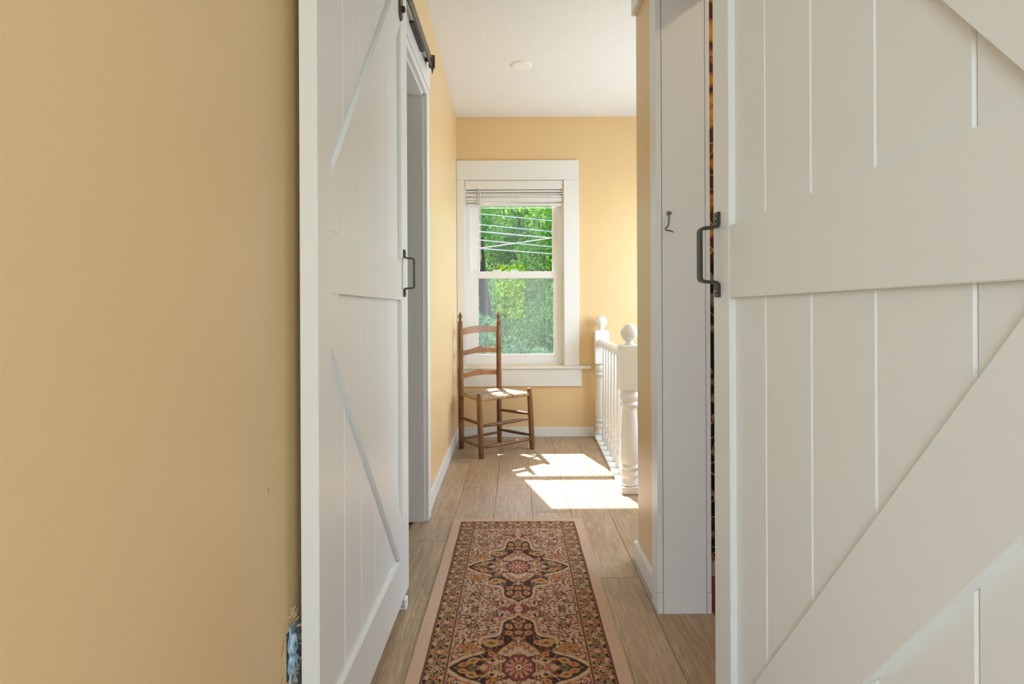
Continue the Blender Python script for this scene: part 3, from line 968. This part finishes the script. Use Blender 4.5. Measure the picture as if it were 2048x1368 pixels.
FW, PER = .196, .604
HP = PER / 2
rg = random.Random(21)
fld = Canvas(FW, HP + .08, .0012, FIELD)
nz = value_noise(fld.X * 26, fld.Y * 26, 3) + .5 * value_noise(fld.X * 60, fld.Y * 60, 4)
fld.put(np.abs(nz - .74) < .016, BROWN)
fld.put(np.abs(value_noise(fld.X * 34 + 9, fld.Y * 34, 8) - .5) < .016, OLIVE)
spots = []
for _ in range(3000):
    x, y = rg.uniform(.004, FW), rg.uniform(0, HP + .08)
    r = rg.choice([.0035, .0045, .006, .0075])
    if all(math.hypot(x - a, y - b2) > (r + c) * 1.12 for a, b2, c in spots):
        spots.append((x, y, r))
for x, y, r in spots:
    k = rg.random()
    if k < .45: fld.leaf(x, y, r * 1.6, r * .6, rg.uniform(0, math.pi), rg.choice([BROWN, OLIVE, RED, DARK]), None)
    else: fld.flower(x, y, r, rg.choice([4, 5, 6]), rg.choice([PINK, ORNG, GOLD, RED]), rg.choice([BROWN, DARK, RED]), rg.choice([CREAM, GOLD, RED]), rot=rg.uniform(0, 3))
for x, y, r in ((.143, .205, .021), (.145, .298, .016), (.075, .268, .013), (.103, .235, .011), (.165, .255, .010), (.045, .300, .012), (.120, .34, .014)):
    fld.flower(x, y, r, 8, DARK, None, GOLD, rot=.4); fld.flower(x, y, r * .52, 6, GOLD, BROWN, ORNG)
fld.leaf(.022, .289, .020, .008, 1.0, RED, DARK); fld.leaf(.052, .302, .020, .008, .3, RED, DARK)
plain = fld.im.copy()
# medallion
ctrl = [(0, .264), (.010, .250), (.030, .236), (.046, .222), (.051, .190), (.055, .158), (.072, .144), (.104, .136), (.114, .114), (.107, .090), (.098, .070), (.112, .058), (.150, .042), (.180, .018), (.197, .0)]
inner = [(0, .146), (.014, .132), (.030, .108), (.046, .092), (.060, .072), (.066, .052), (.086, .036), (.112, .0)]
def poly_mask(cv, pts, grow=0.0):
    pts = [tuple(p)[:2] for p in smooth_path([(a, b2, 0) for a, b2 in pts], 5)]
    if grow:
        g2 = []
        for i, p in enumerate(pts):
            a = pts[max(i - 1, 0)]; b2 = pts[min(i + 1, len(pts) - 1)]
            tx, ty = b2[0] - a[0], b2[1] - a[1]; L = math.hypot(tx, ty) + 1e-9
            g2.append((p[0] - ty / L * -grow * -1 if False else p[0] + (-ty / L) * grow, p[1] + (tx / L) * grow))
        pts = g2
    pl = [(0, 0), (-.05, 0), (-.05, pts[0][1]), ] + pts + [(pts[-1][0], -.05), (0, -.05)]
    m = np.zeros(cv.X.shape, bool)
    n = len(pl)
    for i in range(n):
        (x0, y0), (x1, y1) = pl[i], pl[(i + 1) % n]
        if y0 == y1: continue
        c = ((y0 > cv.Y) != (y1 > cv.Y)) & (cv.X < (x1 - x0) * (cv.Y - y0) / (y1 - y0) + x0)
        m ^= c
    return m
mo = poly_mask(fld, ctrl); mi = poly_mask(fld, inner)
halo = poly_mask(fld, [(a + .007, b2 + .010) for a, b2 in ctrl]); halo2 = poly_mask(fld, [(a + .010, b2 + .014) for a, b2 in ctrl])
fld.put(halo2 & ~halo, ORNG * .8); fld.put(halo & ~mo, CREAM * .82)
fld.put(mo, DARK)
# motifs in the dark band
bandn = value_noise(fld.X * 55, fld.Y * 55, 12)
fld.put(mo & (np.abs(bandn - .5) < .05), GOLD * .75)
fld.put(mo & (np.abs(value_noise(fld.X * 80, fld.Y * 80, 14) - .42) < .04), RED * .8)
for x, y, rx_, an, colr in ((.082, .113, .027, .2, GOLD), (.078, .060, .013, .8, ORNG), (.0, .205, .016, 1.57, ORNG), (.030, .200, .014, 1.2, GOLD), (.030, .165, .014, .9, ORNG), (.0, .168, .012, 0, GOLD), (.055, .118, .011, 2.3, ORNG),
                     (.130, .030, .018, 2.6, GOLD), (.155, .014, .014, 2.8, ORNG), (.125, .0, .014, 0, OLIVE), (.0, .235, .010, 1.57, RED), (.098, .128, .007, .3, ORNG), (.015, .228, .008, .9, GOLD)):
    fld.leaf(x, y, rx_ * 1.1, rx_ * .66, an, colr, CREAM * .75)
    fld.leaf(x, y, rx_ * .5, rx_ * .18, an, BROWN, None)
fld.line([(.052, .150), (.070, .125)], .0012, CREAM * .8); fld.line([(.100, .074), (.078, .078)], .0012, CREAM * .8); fld.line([(.110, .054), (.092, .030)], .0012, CREAM * .8)
fld.put(~mo & halo & (np.abs(value_noise(fld.X * 40, fld.Y * 40, 5) - .5) < .05), GOLD)
# inside the medallion
inn = plain[:, :]
ring = poly_mask(fld, [(max(0, a - .004), max(0, b2 - .006)) for a, b2 in inner])
fld.put(mi, GOLD); fld.im[ring] = FIELD
mm = ring & (np.abs(nz - .74) < .03); fld.put(mm, BROWN)
for x, y, r, cf in ((.052, .045, .012, RED), (.050, .012, .010, ORNG), (.024, .088, .011, ORNG), (.080, .006, .012, ORNG), (.0, .106, .013, ORNG), (.060, .0, .009, GOLD), (.012, .122, .006, RED), (.038, .070, .008, GOLD), (.092, .018, .006, RED), (.074, .030, .006, BROWN)):
    fld.flower(x, y, r, 6, cf, DARK, CREAM)
# octagon
ox, oy = .042, .054
X_, Y_ = fld.X / ox, fld.Y / oy
oct_ = np.maximum(np.maximum(X_, Y_), (X_ + Y_) / 1.36)
th = np.arctan2(Y_, X_); dd = np.hypot(X_, Y_)
fld.put(oct_ < 1.06, DARK); fld.put(oct_ < 1.0, RED); fld.put(oct_ < .84, PINK)
fld.put((oct_ < .84) & (np.cos(12 * th) > .25) & (dd > .3), RED)
fld.put((oct_ < .80) & (np.cos(12 * th) > .80) & (dd > .3), DARK * .8 + RED * .2)
fld.put((dd < .60) & (np.cos(8 * th + 1) > .2), ORNG)
fld.put(dd < .30, DARK); fld.put(dd < .24, CREAM); fld.put(dd < .12, OLIVE)
# golden blossoms beside the medallion
for x, y in ((.152, .092),):
    for k in range(9):
        a = k * 2 * math.pi / 9
        fld.leaf(x + .022 * math.cos(a), y + .014 * math.sin(a), .013, .006, a * .9, ORNG if k % 2 else GOLD, BROWN)
    fld.flower(x, y, .014, 7, GOLD, BROWN, RED)

# border strip: u across 0..0.07, v along, period .150, mirrored
BW, BP = .070, .152
bor = Canvas(BW, BP / 2, .0012, DARK)
bn = value_noise(bor.X * 70, bor.Y * 70, 31)
bor.put(np.abs(bn - .5) < .055, CREAM * .62)
for x, y, r, p_, cf, ce in ((.035, 0, .0165, 8, GOLD, CREAM), (.035, BP / 2, .0125, 6, ORNG, CREAM * .8), (.016, .036, .0105, 5, GOLD, CREAM * .7), (.055, .036, .0105, 5, GOLD, CREAM * .7),
                        (.035, .040, .0085, 6, ORNG, RED), (.014, .070, .008, 5, RED, GOLD), (.056, .070, .008, 5, RED, GOLD), (.013, .012, .007, 5, OLIVE, GOLD), (.057, .012, .007, 5, OLIVE, GOLD)):
    bor.flower(x, y, r, p_, cf, ce, DARK if p_ == 8 else CREAM)
bor.flower(.035, 0, .008, 8, CREAM, BROWN, ORNG)
for x, y, a in ((.025, .022, .9), (.045, .022, 2.2), (.024, .056, 2.2), (.046, .056, .9)):
    bor.leaf(x, y, .011, .004, a, OLIVE * .6 + GOLD * .4, CREAM * .6)
bor.line([(.035, .016), (.035, .062)], .0012, RED)
bor.put(bor.X < .0035, BROWN); bor.put((bor.X >= .0035) & (bor.X < .0058), RED * .9); 
bor.put(bor.X > BW - .010, GOLD * .6); bor.put(bor.X > BW - .0075, RED * .75); bor.put(bor.X > BW - .0025, CREAM * .85)

RW, RY1, RY0 = .306, 2.626, 0.75
nx_, ny_ = 383, 700
xs = np.linspace(-RW, RW, nx_); ys_ = np.concatenate([np.linspace(RY1, 1.32, 580), np.linspace(1.32, RY0, 121)[1:]])
ny_ = len(ys_)
GX, GY = np.meshgrid(xs, ys_, indexing='ij')
colr = np.tile(C(204, 172, 146), (nx_, ny_, 1))
ax = np.abs(GX); ds = RY1 - GY; dn = GY - RY0
dend = np.minimum(ds, dn)
MARG, MEND, BEND = .040, .030, .086
side_b = RW - ax - MARG          # distance into the border from its outer edge
end_b = (dend - MEND) * BW / BEND
bdist = np.minimum(side_b, end_b)
inb = (bdist >= 0) & (bdist < BW)
along = np.where(side_b < end_b, GY - 2.136, GX)
def tri(v, p):
    v = np.mod(v, p); return np.minimum(v, p - v)
iu = np.clip((bdist / bor.res).round().astype(int), 0, bor.nx - 1); iv = np.clip((tri(along, BP) / bor.res).round().astype(int), 0, bor.ny - 1)
colr[inb] = bor.im[iu, iv][inb]
inf_ = bdist >= BW
t_ = tri(GY - 2.136, PER)
over = GY > 2.136 + HP
iu = np.clip((ax / fld.res).round().astype(int), 0, fld.nx - 1); iv = np.clip((t_ / fld.res).round().astype(int), 0, fld.ny - 1)
fc = fld.im[iu, iv]
iv2 = np.clip(((GY - 2.136) / fld.res).round().astype(int), 0, fld.ny - 1)
fc = np.where(over[..., None], plain[iu, iv2], fc)
colr[inf_] = fc[inf_]
rgn = np.random.RandomState(2)
wob = 1 + .16 * (rgn.rand(nx_, ny_, 1) - .5) + .12 * (value_noise(GX * 300, GY * 60, 44)[..., None] - .5)
colr = np.clip(colr * wob, 0, 1)
hz_ = .0065 + .0008 * value_noise(GX * 420, GY * 300, 9) + .0008 * value_noise(GX * 12, GY * 12, 10)
edge_w = .0025 * (value_noise(GY * 7, GX * 0, 77) - .5)
GXw = GX + edge_w * (ax / RW)
V = np.stack([GXw + .002, GY, hz_], -1).reshape(-1, 3)
idx = np.arange(nx_ * ny_).reshape(nx_, ny_)
Q = np.stack([idx[:-1, :-1], idx[:-1, 1:], idx[1:, 1:], idx[1:, :-1]], -1).reshape(-1, 4)
# skirt down to the floor
loop = np.concatenate([idx[:, 0], idx[-1, 1:], idx[-2::-1, -1], idx[0, -2:0:-1]])
low = V[loop].copy(); low[:, 2] = 0.0003
base_i = len(V)
V = np.concatenate([V, low]); n = len(loop)
k = np.arange(n); S = np.stack([loop[k], base_i + k, base_i + (k + 1) % n, loop[(k + 1) % n]], -1)
me = bpy.data.meshes.new('runner_rug')
faces = np.concatenate([Q, S[:, ::-1]])
me.vertices.add(len(V)); me.vertices.foreach_set('co', V.ravel())
me.loops.add(faces.size); me.loops.foreach_set('vertex_index', faces.ravel().astype(np.int32))
me.polygons.add(len(faces)); me.polygons.foreach_set('loop_start', np.arange(0, faces.size, 4, dtype=np.int32))
me.polygons.foreach_set('loop_total', np.full(len(faces), 4, dtype=np.int32))
me.update(calc_edges=True); me.validate()
ca = me.color_attributes.new('print', 'FLOAT_COLOR', 'POINT')
cc = np.ones((len(V), 4)); cc[:nx_ * ny_, :3] = colr.reshape(-1, 3); cc[nx_ * ny_:, :3] = C(186, 150, 122)
ca.data.foreach_set('color', cc.ravel())
t = NT('woven_rug_print')
vc = t.n('ShaderNodeVertexColor'); vc.layer_name = 'print'
t.set(Base_Color=vc.outputs[0], Roughness=0.95, Specular_IOR_Level=0.15)
t.b.inputs['Sheen Weight'].default_value = 0.08
t.bump(t.noise(t.pos((1, 1.4, 1)), 520, 2), 0.5, 0.002)
me.materials.append(t.m)
rug = bpy.data.objects.new('runner_rug', me); COL.objects.link(rug)
tag(rug, 'beige and brown oriental runner rug with dark medallions on the hall floor', 'rug')

# ------------------------------------------------------------------ fill lamps added in the rooms out of view
def dome(name, label, loc, r, col, strength):
    e = empty(name, loc); tag(e, label, 'lamp')
    d = link('dome', lathe([(0, -.075), (r * .55, -.066), (r * .85, -.045), (r, -.012), (r, -.010)], 28), emis('fill_glow', col, strength), e, smooth=True)
    d.location = (0, 0, 0)
    q = link('rim', lathe([(r * 1.05, -.014), (r * 1.08, -.006), (r * 1.05, 0), (0, 0)], 28), M['plate'], e)
    q.location = (0, 0, 0)
dome('fill_lamp', 'round ceiling dome added as fill light in the room behind the viewer', (1.0, -1.0, H), .16, (1, .96, .90, 1), 34)
dome('fill_lamp', 'unseen ceiling dome added to light the papered side room', (1.3, 1.1, H), .12, (1, .80, .55, 1), 26)

# ------------------------------------------------------------------ outdoors
bm = bmesh.new()
N = 24
gv = [[bm.verts.new((-22 + 44 * i / N, yy, zz + .35 * math.sin(i * 1.3 + j))) for i in range(N + 1)] for j, (yy, zz) in enumerate(((5.2, -3.0), (9, -3.0), (11.5, -2.2), (13.5, -0.9), (16, 1.2), (19, 3.2), (24, 5.2), (32, 7.0)))]
for a, b2 in zip(gv, gv[1:]):
    for i in range(N): bm.faces.new((a[i], a[i + 1], b2[i + 1], b2[i]))
tag(structure('ground_hillside', bm, M['hill'], smooth=True), kind='structure')
structure('ground_rear', boxes((-16, 16, -22, -3.4, -3.1, -3.0)), M['hill'])

def leaves(center, radii, n, size, seed, clumps=26, flat=0.0):
    rg = np.random.RandomState(seed)
    cl = rg.normal(size=(clumps, 3)); cl /= np.linalg.norm(cl, axis=1)[:, None]
    cl *= (rg.rand(clumps, 1) ** .4) * .80
    cr = .24 + .22 * rg.rand(clumps)
    ci = rg.randint(0, clumps, n)
    d = rg.normal(size=(n, 3)); d /= np.linalg.norm(d, axis=1)[:, None]
    p = cl[ci] + d * cr[ci][:, None] * (rg.rand(n, 1) ** .35)
    p = p * np.array(radii) + np.array(center)
    nrm = d + .9 * rg.normal(size=(n, 3)) + np.array([0, 0, .5]); nrm /= np.linalg.norm(nrm, axis=1)[:, None]
    a = rg.normal(size=(n, 3)); a -= nrm * (a * nrm).sum(1)[:, None]; a /= np.linalg.norm(a, axis=1)[:, None]
    b2 = np.cross(nrm, a)
    L = (size * (.6 + .8 * rg.rand(n)))[:, None]; Wd = L * .48
    fold = nrm * L * .12
    Vv = np.stack([p - a * L * .5, p + b2 * Wd * .5 + fold, p + a * L * .5, p - b2 * Wd * .5 + fold], 1).reshape(-1, 3)
    Fv = np.arange(n * 4).reshape(n, 4)
    Fv = np.concatenate([Fv[:, [0, 1, 2]], Fv[:, [0, 2, 3]]])
    return Vv, Fv
def tree(name, label, cat, base, parts, trunk_r, mat, seed, group=None):
    e = empty(name, base); tag(e, label, cat, group)
    Vs, Fs, o_ = [], [], 0
    for (c, r, n, sz) in parts:
        v, f = leaves(c, r, n, sz, seed + o_ % 97); Vs.append(v); Fs.append(f + o_); o_ += len(v)
    me = bpy.data.meshes.new('foliage'); me.from_pydata(np.concatenate(Vs).tolist(), [], np.concatenate(Fs).tolist()); me.update()
    me.materials.append(mat)
    fo = bpy.data.objects.new('foliage', me); COL.objects.link(fo); fo.parent = e; fo.location = -Vector(base); fo['kind'] = 'stuff'
    rg = random.Random(seed)
    if trunk_r:
        top = Vector(parts[0][0])
        b_ = Vector(base)
        pts = [b_.lerp(top, k / 5) + Vector((rg.uniform(-.08, .08), rg.uniform(-.08, .08), 0)) * (k > 0) for k in range(6)]
        link('trunk', tube(smooth_path(pts, 3), [trunk_r * (1.15 - .6 * k / 15) for k in range(16)], 10), M['bark'], e, smooth=True)
        for (c, r, n, sz) in parts[1:]:
            a = b_.lerp(top, .5)
            c = Vector(c)
            link('branch', tube(smooth_path([a, a.lerp(c, .5) + Vector((0, 0, .25)), c], 4), [trunk_r * .4 * (1 - .08 * k) for k in range(9)], 8), M['bark'], e, smooth=True)
    return e
S_ = .105
tree('leafy_tree', 'bright green leafy tree filling the upper right of the window view', 'tree', (1.5, 13.4, -1.2), [((1.7, 13.2, 3.3), (2.0, 1.2, 1.7), 9000, S_), ((.75, 12.9, 2.0), (1.0, .8, .8), 4200, S_)], .16, M['leafA'], 1)
tree('leafy_tree', 'green tree with drooping leaves and a dark trunk at the left of the window view', 'tree', (-.62, 13.0, -1.3), [((-1.0, 13.2, 3.9), (1.7, 1.1, 1.5), 7500, S_), ((-1.6, 12.8, 2.4), (1.0, .9, .9), 3600, S_)], .15, M['leafB'], 2)
tree('leafy_tree', 'deep green tree high in the middle, behind the overhead wires', 'tree', (.1, 15.6, .6), [((.1, 15.4, 4.6), (2.4, 1.2, 1.5), 8500, .12), ((.4, 15.0, 3.2), (1.4, .9, .8), 4200, .12)], .2, M['leafB'], 3)
tree('leafy_bush', 'tall mid green bush in the lower right of the window view', 'bush', (.95, 12.0, -1.9), [((.95, 11.9, .35), (1.15, .8, 1.5), 11000, .085)], .05, M['leafB'], 4)
tree('leafy_bush', 'pale blue-green bush at the lower left of the window view', 'bush', (-1.15, 11.6, -2.1), [((-1.05, 11.5, .55), (.75, .7, .9), 5200, .075)], .04, M['leafC'], 5)
tree('leafy_bush', 'light green shrub along the bottom middle of the window view', 'bush', (.15, 11.0, -2.3), [((.20, 10.9, -.30), (.80, .6, .85), 6000, .07)], .04, M['leafC'], 6)
tree('dry_bush', 'brownish dry bush low behind the chair back', 'bush', (-.75, 10.6, -2.6), [((-.55, 10.5, -.30), (.50, .5, .62), 2600, .06)], .04, M['leafD'], 7)
tree('leafy_tree', 'sunlit tree far to the right of the window', 'tree', (5.2, 13.6, -1.0), [((5.0, 13.4, 2.2), (2.4, 1.4, 2.6), 7000, .13)], .18, M['leafA'], 8)
tree('leafy_tree', 'shaded tree far to the left of the window', 'tree', (-5.0, 13.6, -1.0), [((-4.8, 13.4, 2.2), (2.5, 1.4, 2.6), 7000, .13)], .18, M['leafB'], 9)
tree('leafy_bush', 'dense green bush in the middle of the window view, beyond the twigs', 'bush', (-.25, 13.9, -.9), [((-.3, 13.8, .9), (1.7, .7, 1.6), 12000, .10)], .06, M['leafA'], 12)
tree('leafy_tree', 'broad bright tree on the slope behind all the others', 'tree', (.6, 18.0, 2.4), [((.3, 17.8, 5.0), (4.5, 1.2, 2.2), 9000, .17), ((-.4, 17.4, 3.2), (3.0, .9, 1.5), 6000, .16)], .2, M['leafA'], 13)
# bare twigs at the left
tw = empty('bare_twigs', (-.85, 10.2, -2.7)); tag(tw, 'tangle of thin bare twigs at the lower left of the window view', 'twigs')
rt = random.Random(9)
for k in range(16):
    b_ = Vector((-.85 + rt.uniform(-.2, .2), 10.2 + rt.uniform(-.1, .1), -2.9))
    e_ = Vector((-.85 + rt.uniform(-.55, .5), 10.2 + rt.uniform(-.2, .2), rt.uniform(.2, 1.35)))
    m_ = b_.lerp(e_, .55) + Vector((rt.uniform(-.2, .2), 0, .1)); m2 = b_.lerp(e_, .8) + Vector((rt.uniform(-.15, .15), 0, .1))
    link('twig', tube(smooth_path([b_, m_, m2, e_], 4), [.012 - .0007 * j for j in range(13)], 5), M['wire'], tw)
# sunlit shrubs behind the house, mirrored in the hall window
tree('leafy_bush', 'sunlit yellow-green bush outside the rear window, seen as a reflection', 'bush', (-.4, -8.2, -3.0), [((-.3, -8.0, 1.9), (2.2, 1.0, 2.2), 15000, .12), ((1.6, -8.6, .6), (2, 1.2, 2.6), 5000, .13)], .15, M['leafY'], 20)

# overhead wires
def wire(label, p0, p1, r, sag, YW=9.0):
    def P(p): return Vector(((p[0] - VX) * YW / F, YW, 1 + (VY - p[1]) * YW / F))
    a, b2 = P(p0), P(p1); d = (b2 - a); pts = []
    for k in range(41):
        t = -8 + 17 * k / 40
        q = a + d * t
        q.z += sag * ((t - .5) ** 2 - .25)
        pts.append(q)
    o = link('overhead_wire', tube(pts, r, 8), M['wire'], smooth=True)
    tag(o, label, 'wire', 'overhead wires outside')
wire('topmost thin overhead wire across the trees', (960, 427.5), (1103, 442), .0075, .004)
wire('second overhead wire from the top', (960, 449), (1103, 463.7), .0075, .004)
wire('thick pale overhead wire, third from the top', (960, 463), (1103, 476.6), .0105, .004)
wire('fourth overhead wire, just under the thick one', (960, 480), (1103, 494), .0085, .004)
wire('pale overhead wire slanting up to the right across the others', (960, 496.5), (1103, 476.6), .009, .012, 8.6)
wire('lowest overhead wire across the trees', (960, 497), (1103, 508), .0085, .004)

for o in bpy.data.objects:
    if '_base' in o: del o['_base']
